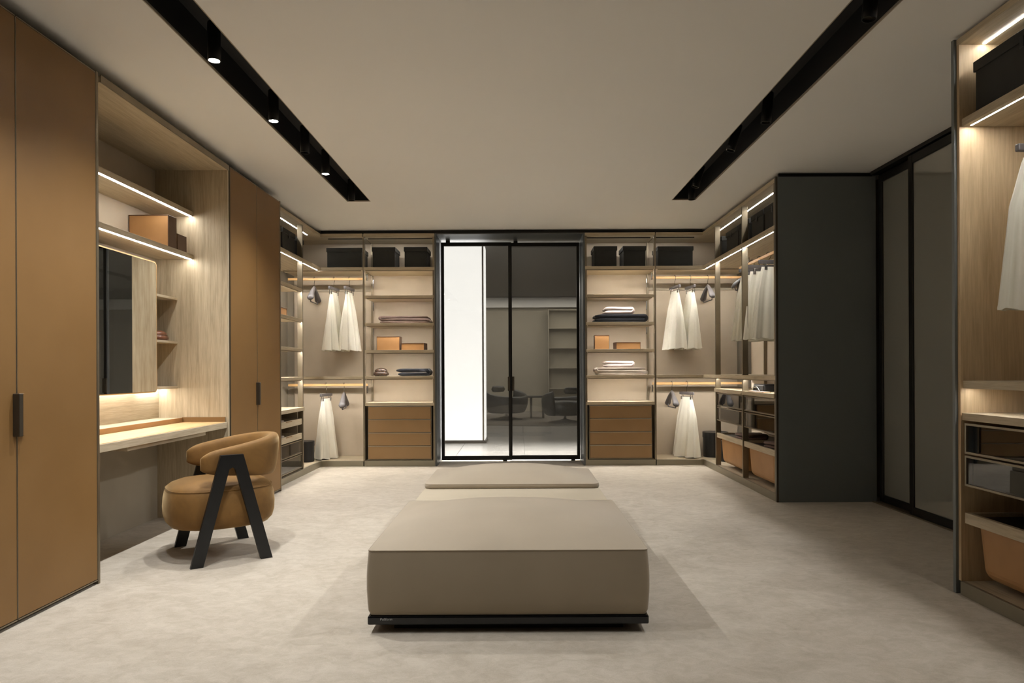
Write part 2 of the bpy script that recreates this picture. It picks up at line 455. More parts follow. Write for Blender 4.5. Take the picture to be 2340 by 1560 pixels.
# ------------------------------------------------------------------ left side: wardrobes
XD = -2.21
def wardrobe(y0, ym, y1, label, handle_w):
    t = thing('wardrobe', label, 'wardrobe', (-2.5, (y0+y1)/2, 0))
    part('body', bx(-2.78, XD-0.024, y0+0.002, y1-0.002, 0.02, 2.68), 'bronze_dark', t)
    part('plinth', bx(-2.78, XD-0.05, y0+0.01, y1-0.01, 0.0, 0.02), 'slot', t)
    for a, b, hs in ((y0+0.012, ym-0.003, 1), (ym+0.003, y1-0.012, -1)):
        d = part('door', bx(XD-0.022, XD, a, b, 0.026, 2.678, 0.002), 'tan', t)
        for c in (a-0.004, b): part('edge_profile', bx(XD-0.023, XD+0.001, c, c+0.004, 0.026, 2.678), 'bronze', d)
        for c in (0.018, 2.678): part('edge_rail', bx(XD-0.023, XD+0.001, a, b, c, c+0.006), 'bronze', d)
        if hs > 0:
            h = B(); box(h, XD-0.001, XD+0.03, b-handle_w, b+0.002, 0.83, 1.018, 0.002)
            part('handle', h, 'bronze_dark', d, label='dark bronze recessed pull handle')
        else:
            h = B(); box(h, XD-0.001, XD+0.014, a+0.001, a+handle_w*0.8, 0.83, 1.018, 0.002); box(h, XD-0.001, XD+0.010, a+handle_w, a+handle_w*1.5, 0.83, 1.018, 0.002)
            part('handle', h, 'tan', d)
    s = bx(XD-0.03, XD+0.002, y1-0.0075, y1+0.009, 0.0, 2.69)
    part('end_panel', s, 'bronze', t)
    return t
wardrobe(2.462, 3.064, 3.656, 'tall tan two-door wardrobe nearest the camera on the left', 0.022)
wardrobe(5.335, 5.888, 6.462, 'tall tan two-door wardrobe between dressing niche and open corner shelves', 0.026)

# dressing niche
n0, n1 = 3.685, 5.30
dn = thing('dressing_shelf_unit', 'light oak dressing niche with two lit shelves between tan wardrobes', 'niche', (-2.5, 4.49, 0))
part('side_panel', bx(-2.76, -2.212, n1, n1+0.022, 0.0, 2.68), 'oak_z', dn)
part('side_panel', bx(-2.76, -2.225, n0-0.018, n0, 0.0, 2.68), 'oak_z', dn)
part('top_panel', bx(-2.76, -2.212, n0, n1, 2.645, 2.68), 'oak_y', dn)
part('front_trim', bx(-2.212, -2.206, n0, n1+0.02, 2.645, 2.685), 'bronze', dn)
part('back_panel', bx(-2.785, -2.76, n0, n1, 0.72, 2.645), 'linen', dn)
part('lower_back_panel', bx(-2.785, -2.755, n0, n1, 0.0, 0.715), 'linen_grey', dn)
part('splashback', bx(-2.76, -2.742, n0, n1, 0.76, 1.02), 'oak_y', dn)
for z in (2.292, 1.965):
    s = part('shelf', bx(-2.758, -2.473, n0+0.001, n1-0.001, z, z+0.036, 0.001), 'oak_y', dn)
    part('led_strip', bx(-2.496, -2.480, n0+0.004, n1-0.012, z-0.003, z+0.001), 'led_bright', s, label='bright white light strip under the shelf front')
ws = thing('wall_shelf', 'small three-board oak corner shelf beside the mirror in the niche', 'shelf', (-2.67, 5.16, 1.0))
for z in (1.655, 1.325, 0.985):
    s = part('board', bx(-2.74, -2.595, 4.98, n1-0.001, z, z+0.018, 0.001), 'oak_y', ws)
part('divider', bx(-2.74, -2.595, 4.965, 4.98, 0.985, 1.673), 'oak_z', ws)
part('led_strip', bx(-2.72, -2.705, 4.99, n1-0.01, 0.981, 0.986), 'led_soft', s)
mr = thing('mirror', 'large rounded wall mirror with thin bronze frame in the dressing niche', 'mirror', (-2.6, 4.36, 0.98))
def round_rect(x, y0, y1, z0, z1, r, n=6):
    pts = []
    for cy, cz, a0 in ((y1-r, z1-r, 0), (y0+r, z1-r, 90), (y0+r, z0+r, 180), (y1-r, z0+r, 270)):
        for k in range(n+1):
            a = math.radians(a0+90*k/n); pts.append((x, cy+r*math.cos(a), cz+r*math.sin(a)))
    return pts
MY0, MY1, MZ0, MZ1, MX = 3.70, 4.962, 0.965, 1.893, -2.578
bm = B(); rings_mesh(bm, [round_rect(MX-0.024, MY0, MY1, MZ0, MZ1, 0.03), round_rect(MX, MY0, MY1, MZ0, MZ1, 0.03)])
part('frame', bm, 'rail_tan', mr)
bm = B(); bm.faces.new([bm.verts.new(p) for p in round_rect(MX+0.0012, MY0+0.008, MY1-0.008, MZ0+0.008, MZ1-0.008, 0.024)])
part('mirror_glass', bm, 'mirror', mr)
part('wall_mount', bx(-2.741, MX-0.024, MY0+0.1, MY1-0.1, 1.1, 1.75), 'linen_grey', mr)
part('led_strip', bx(-2.70, -2.684, MY0+0.03, MY1-0.03, MZ0+0.05, MZ0+0.058), 'led_dim', mr)
part('led_mount', bx(-2.741, -2.602, MY0+0.02, MY1-0.02, MZ0+0.058, 1.1), 'linen_grey', mr)

dk = thing('vanity_desk', 'oak vanity worktop with tan leather inlay below the mirror', 'desk', (-2.49, 4.49, 0.68))
part('worktop', bx(-2.741, -2.222, n0+0.002, n1-0.002, 0.682, 0.726, 0.0015), 'oak_y', dk)
part('leather_inlay', bx(-2.55, -2.23, n0+0.002, n1-0.012, 0.726, 0.7285), 'oak_warm_y', dk)
bm = B(); box(bm, -2.741, -2.565, n0+0.002, n1-0.002, 0.7265, 0.762, 0.001)
part('raised_ledge', bm, 'oak_y', dk)
part('ledge_front', bx(-2.565, -2.558, n0+0.002, n1-0.012, 0.7265, 0.762), 'tan_leather', dk)
part('side_lip', bx(-2.56, -2.232, n1-0.012, n1-0.003, 0.7265, 0.766, 0.001), 'tan', dk)
part('pen_drawer', bx(-2.72, -2.25, 4.0, 5.0, 0.655, 0.6815, 0.001), 'oak_y', dk)

# chair --------------------------------------------------------------
CH = thing('lounge_armchair', 'amber velvet armchair with black A-shaped legs at the vanity desk', 'chair', (-1.835, 4.29, 0.0), math.atan2(-0.56, -0.83)-PI/2)
# local frame: +y is forward, +x is the chair's right
def superellipse(rx, ry, n, z, m=48, cy=0.0):
    out = []
    for k in range(m):
        a = 2*PI*k/m; c, s = math.cos(a), math.sin(a)
        out.append((rx*abs(c)**(2/n)*(1 if c >= 0 else -1), cy+ry*abs(s)**(2/n)*(1 if s >= 0 else -1), z))
    return out
prof = [(0.60, 0.185), (0.76, 0.186), (0.88, 0.196), (0.955, 0.222), (0.99, 0.262), (1.0, 0.31), (0.99, 0.355), (0.965, 0.395), (0.925, 0.423), (0.86, 0.440), (0.70, 0.458), (0.45, 0.466), (0.2, 0.469)]
bm = B(); rings_mesh(bm, [superellipse(0.288*f, 0.312*f, 2.7, z, cy=0.012) for f, z in prof])
part('seat', bm, 'velvet', CH, local=True, smooth=True)
bm = B(); pts = superellipse(0.288*0.945, 0.312*0.945, 2.7, 0.417, cy=0.012)
tube(bm, pts+[pts[0]], 0.002, 6, False)
part('piping', bm, 'velvet', CH, local=True, smooth=True)
# wrap-round back and arms: swept rounded section
path = []
for k in range(9): path.append((0.243, 0.16-0.0236*k*(0.5+k/16)))
for k in range(1, 24):
    a = math.radians(180*k/24); path.append((0.243*math.cos(a), -0.030-0.262*math.sin(a)**0.85))
for k in range(8, -1, -1): path.append((-0.243, 0.16-0.0236*k*(0.5+k/16)))
N = len(path); rings = []
for i, (x, y) in enumerate(path):
    a = Vector(path[max(i-1, 0)]); b = Vector(path[min(i+1, N-1)]); tg = (b-a).normalized(); nr = Vector((tg.y, -tg.x))
    s = min(1.0, max(0.0, (0.155-y)/0.45))        # 0 at arm ends, 1 at the back
    zt = 0.635+0.09*s**0.9; zb = 0.515-0.045*s
    e = min(i, N-1-i); sc = (0.12, 0.45, 0.68, 0.84, 0.94, 0.99)[e] if e < 6 else 1.0
    hh = (zt-zb)/2*(0.5+0.5*sc); th = 0.040*sc; zc = (zt+zb)/2; ring = []
    for q in range(20):
        w = 2*PI*q/20; c, sn = math.cos(w), math.sin(w)
        u = th*abs(c)**0.55*(1 if c >= 0 else -1); v = hh*abs(sn)**0.55*(1 if sn >= 0 else -1)
        out = 0.10*v*s
        p = Vector((x, y)) - nr*(u+out) if True else None
        ring.append((p.x, p.y, zc+v))
    rings.append(ring)
part('backrest', rings_mesh(B(), rings), 'velvet', CH, label='curved velvet band wrapping back and arms', local=True, smooth=True)
def a_leg(side, front):
    """One tapering flat leg of the A-frame."""
    f = 1 if front else -1
    x0, x1 = (0.283, 0.313) if side > 0 else (-0.313, -0.283)
    poly = [(0.0, 0.628), (f*0.062, 0.628), (f*0.225, 0.0), (f*0.158, 0.0), (f*0.016, 0.545), (0.0, 0.555)]
    bm = B(); a = [bm.verts.new((x0, y, z)) for y, z in poly]; b = [bm.verts.new((x1, y, z)) for y, z in poly]
    n = len(poly)
    for k in range(n): bm.faces.new((a[k], a[(k+1) % n], b[(k+1) % n], b[k]))
    bm.faces.new(a); bm.faces.new(b[::-1])
    return bm
for sd in (1, -1):
    for fr in (True, False):
        part('leg', a_leg(sd, fr), 'ebony', CH, local=True)

# ottoman ------------------------------------------------------------
OX0, OX1 = -0.642, 0.545; OY0, OYM, OYB, OY1 = 2.945, 4.07, 4.67, 5.42
OT = thing('ottoman_bench', 'long taupe leather ottoman bench in the centre of the room', 'ottoman', ((OX0+OX1)/2, 4.18, 0))
def cushion(x0, x1, y0, y1, z0, z1, crown, bulge=0.006, n=28, rc=0.02):
    bm = B(); cx, cy = (x0+x1)/2, (y0+y1)/2; hx, hy = (x1-x0)/2, (y1-y0)/2
    def corner(u, v):                      # rounded plan corners
        x, y = u*hx, v*hy
        ax, ay = abs(x)-(hx-rc), abs(y)-(hy-rc)
        if ax > 0 and ay > 0:
            L = math.hypot(ax, ay); k = rc/max(ax, ay)*max(ax, ay)/L if L > rc else 1
            x = math.copysign(hx-rc+ax*k, x); y = math.copysign(hy-rc+ay*k, y)
        return cx+x, cy+y
    us = [math.sin(PI/2*(2*i/n-1)) for i in range(n+1)]
    grid = []
    for v in us:
        row = []
        for u in us:
            x, y = corner(u, v)
            z = z1 + crown*(1-abs(u)**2.3)*(1-abs(v)**2.2) + 0.003*noise.noise((x*4, y*4, z1))*(1-u*u)*(1-v*v)
            row.append(bm.verts.new((x, y, z)))
        grid.append(row)
    for j in range(n):
        for i in range(n): bm.faces.new((grid[j][i], grid[j][i+1], grid[j+1][i+1], grid[j+1][i]))
    loop = [grid[0][i] for i in range(n)]+[grid[j][n] for j in range(n)]+[grid[n][i] for i in range(n, 0, -1)]+[grid[j][0] for j in range(n, 0, -1)]
    prev = loop; K = 9
    for k in range(1, K+1):
        t = (0.0, 0.012, 0.05, 0.12, 0.25, 0.4, 0.6, 0.8, 0.93, 1.0)[k]; off = bulge*math.sin(PI*t) - (0.006 if k == K else 0)
        z = z1+(z0-z1)*t; cur = []
        for w in loop:
            d = Vector((w.co.x-cx, w.co.y-cy)); s = 1+off/max(abs(d.x), abs(d.y), 0.1)
            cur.append(bm.verts.new((cx+d.x*s, cy+d.y*s, z)))
        for i in range(len(loop)): bm.faces.new((prev[i], prev[(i+1) % len(loop)], cur[(i+1) % len(loop)], cur[i]))
        prev = cur
    bm.faces.new(prev)
    return bm, [Vector(v.co) for v in loop]
def add_cushion(name, *a, label=None, **k):
    bm, lp = cushion(*a, **k); lp = [p.copy() for p in lp]
    cobj = part(name, bm, 'ottoman', OT, smooth=True, label=label)
    pb = B(); tube(pb, [p-Vector((0, 0, 0.001)) for p in lp+[lp[0]]], 0.0022, 6, False)
    part('piping', pb, 'ottoman', cobj, smooth=True)
add_cushion('front_cushion', OX0, OX1, OY0, OYM, 0.075, 0.350, 0.092, 0.008)
add_cushion('back_cushion', OX0+0.006, OX1-0.006, OYB, OY1, 0.318, 0.347, 0.085, 0.004, rc=0.05)
part('tray_block', bx(OX0+0.004, OX1-0.004, OYM+0.003, OY1, 0.075, 0.317, 0.004, 2), 'ottoman_pale', OT, label='pale leather tray between the two cushions')
bs = part('base', bx(OX0-0.002, OX1+0.002, OY0-0.004, OY1+0.004, 0.036, 0.072, 0.006, 2), 'gloss_black', OT, label='gloss black base slab')
part('recessed_plinth', bx(OX0+0.10, OX1-0.10, OY0+0.06, OY1-0.06, 0.0, 0.036), 'slot', OT)
cu = bpy.data.curves.new('lettering', 'FONT'); cu.body = 'Poliform'; cu.size = 0.015; cu.extrude = 0.0004
to = bpy.data.objects.new('lettering', cu); COL.objects.link(to)
me = bpy.data.meshes.new_from_object(to); bpy.data.objects.remove(to)
bm = B(); bm.from_mesh(me); bpy.data.meshes.remove(me)
bm.transform(Matrix.Translation((OX0+0.052, OY0-0.0045, 0.056)) @ Matrix.Rotation(PI/2, 4, 'X'))
part('lettering', bm, plain('grey_print', (170, 170, 170), 0.5), bs, label='small grey maker name')

# ------------------------------------------------------------------ open wardrobe units
def maps(kind):
    """local (u along the unit, d depth from its front) -> world box"""
    def f(bm, u0, u1, d0, d1, z0, z1, bev=0.0):
        if kind == 'B': return box(bm, u0, u1, YB+d0, YB+d1, z0, z1, bev)
        if kind == 'L': return box(bm, XL-d0, XL-d1, u0, u1, z0, z1, bev)
        if kind == 'R': return box(bm, XR+d0, XR+d1, u0, u1, z0, z1, bev)
        if kind == 'N': return box(bm, 2.167+d0, 2.167+d1, u0, u1, z0, z1, bev)
    return f
ZA, ZBs, ZC, ZD, ZE = 2.283, 1.958, 1.636, 1.322, 1.018   # undersides of the shelves
def shelf(W, t, u0, u1, z, D, grain, led=None, th=0.036, name='shelf', d0=0.0):
    s = part(name, W(B(), u0, u1, d0, D, z, z+th, 0.001), 'oak_'+grain, t)
    if led in ('back', 'back_dim'):     # a slim lip hides the strip from the room
        part('led_profile', W(B(), u0+0.02, u1-0.02, d0+0.010, d0+0.015, z-0.009, z), 'bronze', s)
        part('led_strip', W(B(), u0+0.04, u1-0.04, d0+0.018, d0+0.032, z-0.002, z+0.001), 'led_hidden' if led == 'back' else 'led_dim', s)
    elif led: part('led_strip', W(B(), u0+0.02, u1-0.02, d0+0.03, d0+0.038, z-0.0004, z+0.001), led, s)
    return s
def posts(W, t, u, D, z0=0.07, z1=2.675, w=0.022, rear=True):
    part('post', W(B(), u-w/2, u+w/2, 0.001, 0.056, z0, z1, 0.001), 'bronze', t)
    if rear: part('rear_post', W(B(), u-0.011, u+0.011, D-0.03, D-0.001, z0, z1), 'bronze', t)
def rail(W, t, u0, u1, d, z):
    part('hanging_rail', W(B(), u0, u1, d-0.008, d+0.008, z-0.015, z+0.015, 0.004), 'rail_tan', t, label='tan leather-wrapped hanging rail')
def unit_base(W, t, u0, u1, D, g, lit_top=None, top_led_u=None):
    part('plinth', W(B(), u0, u1, 0.0, 0.02, 0.0, 0.066, 0.001), 'plinth', t)
    part('bottom_panel', W(B(), u0, u1, 0.02, D, 0.045, 0.066), 'oak_'+g, t)
    tp = part('top_panel', W(B(), u0, u1, 0.0, D, 2.674, TOP, 0.001), 'oak_'+g, t)
    a, b = top_led_u or (u0+0.03, u1-0.03)
    if lit_top: part('led_strip', W(B(), a, b, 0.115, 0.125, 2.6725, 2.6745), lit_top, tp)
    else:
        part('light_groove', W(B(), a, b, 0.108, 0.114, 2.664, 2.6745), 'slot', tp)
        part('led_strip', W(B(), a, b, 0.118, 0.130, 2.6725, 2.6745), 'led', tp)
    part('back_panel', W(B(), u0, u1, D, D+0.018, 0.0, TOP), 'linen', t)

WB, WL, WR, WN = maps('B'), maps('L'), maps('R'), maps('N')
def strut(W, t, u0, u1):  # little wire clips of the frame on the shelves' sides
    pass
def drawers_chest(u0, u1, label, name='drawer_chest'):
    t = thing(name, label, 'drawers', ((u0+u1)/2, YB+0.2, 0.066), 0, 'four-drawer chests beside the doorway')
    part('carcass', WB(B(), u0, u1, 0.035, 0.44, 0.068, 0.700, 0.001), 'bronze', t)
    h = (0.700-0.085)/4
    for k in range(4):
        z = 0.083+k*h
        d = part('drawer', WB(B(), u0+0.012, u1-0.012, 0.008, 0.035, z+0.004, z+h-0.006, 0.0015), 'tan_drawer', t)
        part('top_profile', WB(B(), u0+0.010, u1-0.010, 0.003, 0.035, z+h-0.007, z+h-0.001), 'profile', d)
    return t
def back_shelf_unit(u0, u1, side, label):
    """side -1: the hanging section lies to the left"""
    t = thing('shelf_unit', label, 'shelf unit', ((u0+u1)/2, YB+0.25, 0))
    unit_base(WB, t, u0, u1, DB, 'x')
    shelf(WB, t, u0, u1, ZA, DB, 'x', 'back')
    for z in (ZBs, ZC, ZD, ZE): shelf(WB, t, u0+0.012, u1-0.012, z, DB, 'x', 'back', th=0.032)
    shelf(WB, t, u0+0.012, u1-0.012, 0.704, DB, 'x', None, th=0.036, name='counter')
    pu = u0 if side < 0 else u1; eu = u1-0.011 if side < 0 else u0+0.011
    posts(WB, t, pu, DB)
    part('end_post', WB(B(), eu-0.011, eu+0.011, 0.001, DB, 0.067, 2.673), 'bronze', t)
    part('divider_panel', WB(B(), pu-0.004, pu+0.004, 0.06, DB-0.03, 0.066, 0.704), 'linen', t)
    for z in (2.235, 1.012-0.10):
        part('bracket', WB(B(), pu-side*0.01, pu-side*0.026, 0.10, 0.13, z-0.06, z+0.02), 'chrome', t)
    for z in (2.18, 1.90, 1.60):
        part('bracket', WB(B(), pu-side*0.011, pu-side*0.02, DB-0.028, DB-0.005, z-0.05, z+0.05), 'chrome', t)
    return t
back_shelf_unit(-1.80, -0.974, -1, 'open shelf unit left of the glass doorway with four tan drawers')
back_shelf_unit(0.778, 1.594, 1, 'open shelf unit right of the glass doorway with four tan drawers')
drawers_chest(-1.765, -1.015, 'four-drawer tan leather chest at the bottom of the left shelf unit')
drawers_chest(0.818, 1.560, 'four-drawer tan leather chest at the bottom of the right shelf unit')

def back_corner_unit(u0, u1, label):
    t = thing('hanging_unit', label, 'wardrobe', ((u0+u1)/2, YB+0.25, 0))
    unit_base(WB, t, u0, u1, DB, 'x', top_led_u=(max(u0, -2.24), min(u1, 2.08)))
    shelf(WB, t, u0, u1, ZA, DB, 'x', 'back')
    s = shelf(WB, t, u0, u1, ZE, DB, 'x', 'back', th=0.03, name='middle_shelf')
    rail(WB, t, u0, u1, 0.25, 2.215)
    rail(WB, t, u0, u1, 0.25, 0.945)
    part('grey_band', WB(B(), u0, u1, DB-0.012, DB, 2.09, 2.16), 'linen_grey', t)  # flat grey band across the back panel, below the rail
    part('grey_band', WB(B(), u0, u1, DB-0.012, DB, 0.83, 0.90), 'linen_grey', t)
    return t
back_corner_unit(-2.765, -1.812, 'corner hanging unit at the back left with two tan rails')
back_corner_unit(1.606, 2.70, 'corner hanging unit at the back right with two tan rails')

# glass-fronted drawers and pull-out trays for the side units
def glass_drawer(W, t, u0, u1, z0, z1, D, g, item=True):
    d = part('drawer', W(B(), u0, u1, 0.03, D-0.05, z0+0.004, z0+0.02), 'oak_'+g, t)
    bm = B(); f = 0.010
    W(bm, u0, u1, 0.008, 0.026, z0+0.003, z0+0.003+f); W(bm, u0, u1, 0.008, 0.026, z1-0.003-f, z1-0.003)
    W(bm, u0, u0+f, 0.008, 0.026, z0+0.003+f, z1-0.003-f); W(bm, u1-f, u1, 0.008, 0.026, z0+0.003+f, z1-0.003-f)
    part('front_frame', bm, 'bronze', d)
    part('glass_front', W(B(), u0+f, u1-f, 0.014, 0.020, z0+0.003+f, z1-0.003-f), 'glass_drawer', d)
    bm = B()
    W(bm, u0, u0+0.012, 0.027, D-0.05, z0+0.02, z1-0.02); W(bm, u1-0.012, u1, 0.027, D-0.05, z0+0.02, z1-0.02); W(bm, u0+0.012, u1-0.012, D-0.06, D-0.05, z0+0.02, z1-0.02)
    part('drawer_side', bm, 'oak_'+g, d)
    return d
def basket_tray(W, t, u0, u1, z, D, g, zb):
    """pull-out frame with a rounded tan basket hanging in it"""
    fr = B(); h = 0.052
    W(fr, u0, u1, 0.008, 0.03, z, z+h, 0.001); W(fr, u0, u0+0.022, 0.03, D-0.05, z, z+h); W(fr, u1-0.022, u1, 0.03, D-0.05, z, z+h); W(fr, u0+0.022, u1-0.022, D-0.07, D-0.05, z, z+h)
    f = part('tray_frame', fr, 'oak_'+g, t)
    inner = bmesh.new(); a, b = u0+0.075, u1-0.03; c, e = 0.034, D-0.08
    W(inner, a, b, c, e, zb, z+0.03)
    top = [fc for fc in inner.faces if fc.normal.z > 0.9]
    inner.normal_update(); top = [fc for fc in inner.faces if fc.normal.z > 0.9]
    for fc in inner.faces:
        pass
    bot = [v for v in inner.verts if v.co.z < zb+0.001]
    cx = sum(v.co.x for v in bot)/4; cy = sum(v.co.y for v in bot)/4
    for v in bot: v.co.x = cx+(v.co.x-cx)*0.93; v.co.y = cy+(v.co.y-cy)*0.93
    ed = [x for x in inner.edges if min(x.verts[0].co.z, x.verts[1].co.z) < zb+0.001]
    bmesh.ops.bevel(inner, geom=ed, offset=0.055, segments=5, profile=0.5, affect='EDGES')
    part('basket', inner, 'tan_leather', f, smooth=False, label='rounded tan leather basket')
    part('tray_lining', W(B(), u0+0.022, u1-0.022, 0.03, D-0.07, z+0.03, z+0.034), 'black', f, label='black lining')
    return f

# left open unit
t = thing('shelf_unit', 'open shelf unit on the left beyond the tan wardrobe, with trays below', 'shelf unit', (-2.53, 7.3, 0))
unit_base(WL, t, 6.485, YB, DL, 'y', 'led_soft', (6.5, 7.98))
PL = 7.43
shelf(WL, t, 6.485, YB, ZA, DL, 'y', 'led')
for z in (ZBs, ZC, ZD, ZE): shelf(WL, t, 6.485, PL-0.012, z, DL, 'y', 'back', th=0.032)
shelf(WL, t, 6.485, PL+0.01, 0.692, DL, 'y', None, th=0.038, name='counter', d0=-0.01)
posts(WL, t, PL, DL); posts(WL, t, 6.497, DL)
part('lower_side', WL(B(), PL-0.012, PL-0.004, 0.06, DL-0.04, 0.066, 0.69), 'linen_grey', t)
for z0 in (0.548, 0.395):
    fr = B(); a, b = 6.512, PL-0.03
    WL(fr, a, b, 0.008, 0.026, z0, z0+0.062, 0.001); WL(fr, a, b, 0.026, DL-0.06, z0, z0+0.012)
    WL(fr, a, a+0.012, 0.026, DL-0.06, z0+0.012, z0+0.06); WL(fr, b-0.012, b, 0.026, DL-0.06, z0+0.012, z0+0.06)
    tr = part('tray', fr, 'oak_y', t)
    part('finger_grip', WL(B(), 6.90, 7.08, 0.006, 0.009, z0+0.052, z0+0.060), 'tan', tr)
glass_drawer(WL, t, 6.512, PL-0.016, 0.240, 0.388, DL, 'y')
glass_drawer(WL, t, 6.512, PL-0.016, 0.084, 0.238, DL, 'y')

# right open unit and its anthracite end panel
t = thing('shelf_unit', 'open hanging unit on the right behind the anthracite end panel', 'shelf unit', (2.43, 7.0, 0))
U0 = 5.83
unit_base(WR, t, U0, YB, DR, 'y', 'led_soft', (U0+0.02, 7.98))
part('end_panel', bx(2.166, 2.985, 5.803, 5.83, 0.0, TOP+0.005, 0.001), 'dark', t, label='tall matt anthracite end panel')
part('end_edge', bx(2.150, 2.166, 5.803, 5.83, 0.0, TOP+0.005), 'bronze_dark', t)
P1, P2 = 6.69, 7.60
shelf(WR, t, U0, YB, ZA, DR, 'y', 'led_hidden')
shelf(WR, t, U0, YB, ZE, DR, 'y', 'back_dim', th=0.036, name='middle_shelf')
for u in (P1, P2): posts(WR, t, u, DR)
posts(WR, t, U0+0.015, DR)
shelf(WR, t, U0, P1-0.012, 0.866, DR, 'y', None, th=0.038, name='counter', d0=-0.012)
shelf(WR, t, P1+0.012, P2+0.012, 0.866, DR, 'y', None, th=0.038, name='counter', d0=-0.012)
for a, b in ((U0+0.03, P1-0.022), (P1+0.022, P2-0.022)):
    glass_drawer(WR, t, a, b, 0.712, 0.862, DR, 'y'); glass_drawer(WR, t, a, b, 0.555, 0.708, DR, 'y')
    basket_tray(WR, t, a, b, 0.372, DR, 'y', 0.105)
rail(WR, t, U0+0.02, P2, 0.27, 2.215)
for u in (6.45, 7.3): part('rail_bracket', WR(B(), u-0.012, u+0.012, 0.264, 0.276, 2.228, ZA), 'chrome', t)
part('grey_band', WR(B(), U0, YB, DR-0.012, DR, 2.09, 2.16), 'linen_grey', t)  # same grey band on the right back panel

# near right unit
t = thing('shelf_unit', 'tall oak-lined open unit at the right edge, nearest the camera', 'shelf unit', (2.44, 2.7, 0))
N0, N1, DN = 1.9, 3.42, 0.57
part('end_panel', bx(2.158, 2.74, N1+0.02, N1+0.042, 0.0, 2.735, 0.001), 'dark', t, label='anthracite outer side panel')
part('inner_side', bx(2.172, 2.735, N1, N1+0.02, 0.066, 2.70), 'oak_warm_z', t)
part('plinth', WN(B(), N0, N1, 0.0, 0.02, 0.0, 0.066, 0.001), 'plinth', t)
part('bottom_panel', WN(B(), N0, N1, 0.02, DN, 0.045, 0.066), 'oak_y', t)
tp = part('top_panel', WN(B(), N0, N1+0.02, 0.004, DN, 2.70, 2.732, 0.001), 'oak_y', t)
part('led_strip', WN(B(), N0, N1-0.012, 0.115, 0.126, 2.6975, 2.7005), 'led_soft', tp)
part('back_panel', WN(B(), N0, N1+0.02, DN, DN+0.018, 0.0, 2.732), 'linen', t)
shelf(WN, t, N0, N1-0.002, 2.296, DN, 'y', 'led_hidden', th=0.038, d0=0.015)
shelf(WN, t, N0, N1-0.002, 1.012, DN, 'y', 'led_dim', th=0.038, name='middle_shelf', d0=0.015)
shelf(WN, t, N0, N1-0.002, 0.856, DN, 'y', None, th=0.036, name='counter', d0=0.01)
for z0, z1 in ((0.692, 0.846), (0.535, 0.689)): glass_drawer(WN, t, 2.60, N1-0.025, z0, z1, DN, 'y')
basket_tray(WN, t, 2.60, N1-0.025, 0.355, DN, 'y', 0.10)
rail(WN, t, N0, 3.21, 0.28, 2.215)
part('rail_bracket', WN(B(), 3.12, 3.145, 0.274, 0.286, 2.228, 2.297), 'chrome', t)

# ------------------------------------------------------------------ storage boxes
def lid_box(name, w, d, h, loc, rot, label, group, tab=True, lidh=0.05, mat='black_box'):
    """lidded box; local front is -y"""
    t = thing(name, label, 'box', loc, rot, group)
    part('body', bx(-w/2+0.008, w/2-0.008, -d/2+0.008, d/2-0.008, 0, h-0.012, 0.002), mat, t, local=True)
    l = part('lid', bx(-w/2, w/2, -d/2, d/2, h-lidh, h, 0.002), mat, t, local=True)
    if tab: part('pull_tab', bx(-0.012, 0.012, -d/2-0.004, -d/2, h-lidh-0.03, h-lidh+0.02, 0.001), 'black', l, local=True)
    return t
ZS = ZA+0.037
G = 'black lidded boxes on the top shelves'
def px(x, Y): return (x-1185)/1590*Y
lid_box('storage_box', 0.42, 0.34, 0.235, (-2.035, YB+0.215, ZS), 0, 'wide black lidded box on the top shelf at back left corner', G, False)
lid_box('storage_box', 0.275, 0.34, 0.24, (-1.575, YB+0.215, ZS), 0, 'square black lidded box on left shelf unit, farther from doorway', G, False)
lid_box('storage_box', 0.275, 0.34, 0.24, (-1.20, YB+0.215, ZS), 0, 'square black lidded box on left shelf unit, next to the doorway', G, False)
lid_box('storage_box', 0.275, 0.34, 0.24, (1.025, YB+0.215, ZS), 0, 'square black lidded box on right shelf unit, next to the doorway', G, False)
lid_box('storage_box', 0.275, 0.34, 0.24, (1.365, YB+0.215, ZS), 0, 'square black lidded box on right shelf unit, farther from doorway', G, False)
lid_box('storage_box', 0.42, 0.34, 0.235, (1.845, YB+0.215, ZS), 0, 'wide black lidded box on the top shelf at back right corner', G, False)
R90 = PI/2
lid_box('storage_box', 0.40, 0.34, 0.245, (XL-0.235, 6.76, ZS), R90, 'black lidded box on left side top shelf beside the tan wardrobe', G)
lid_box('storage_box', 0.40, 0.34, 0.245, (XL-0.235, 7.20, ZS), R90, 'black lidded box on left side top shelf just before the post', G)
lid_box('storage_box', 0.24, 0.34, 0.235, (XL-0.235, 7.57, ZS), R90, 'black lidded box on left side top shelf deepest in corner', G, False)
for y, w, lb in ((6.10, 0.42, 'black lidded box on right side top shelf touching the anthracite panel'),
                 (6.50, 0.33, 'black lidded box on right side top shelf just before the first post'),
                 (6.885, 0.33, 'black lidded box on right side top shelf just past the first post'),
                 (7.27, 0.40, 'black lidded box on right side top shelf midway between both posts'),
                 (7.72, 0.20, 'black lidded box on right side top shelf deepest in corner')):
    lid_box('storage_box', w, 0.36, 0.25, (XR+0.26, y, ZS), -R90, lb, G, w > 0.25)
lid_box('storage_box', 0.66, 0.44, 0.262, (2.167+0.27, 3.055, 2.335), -R90, 'large black lidded box on top shelf of nearest right unit', G)
# keep its tab toward the room

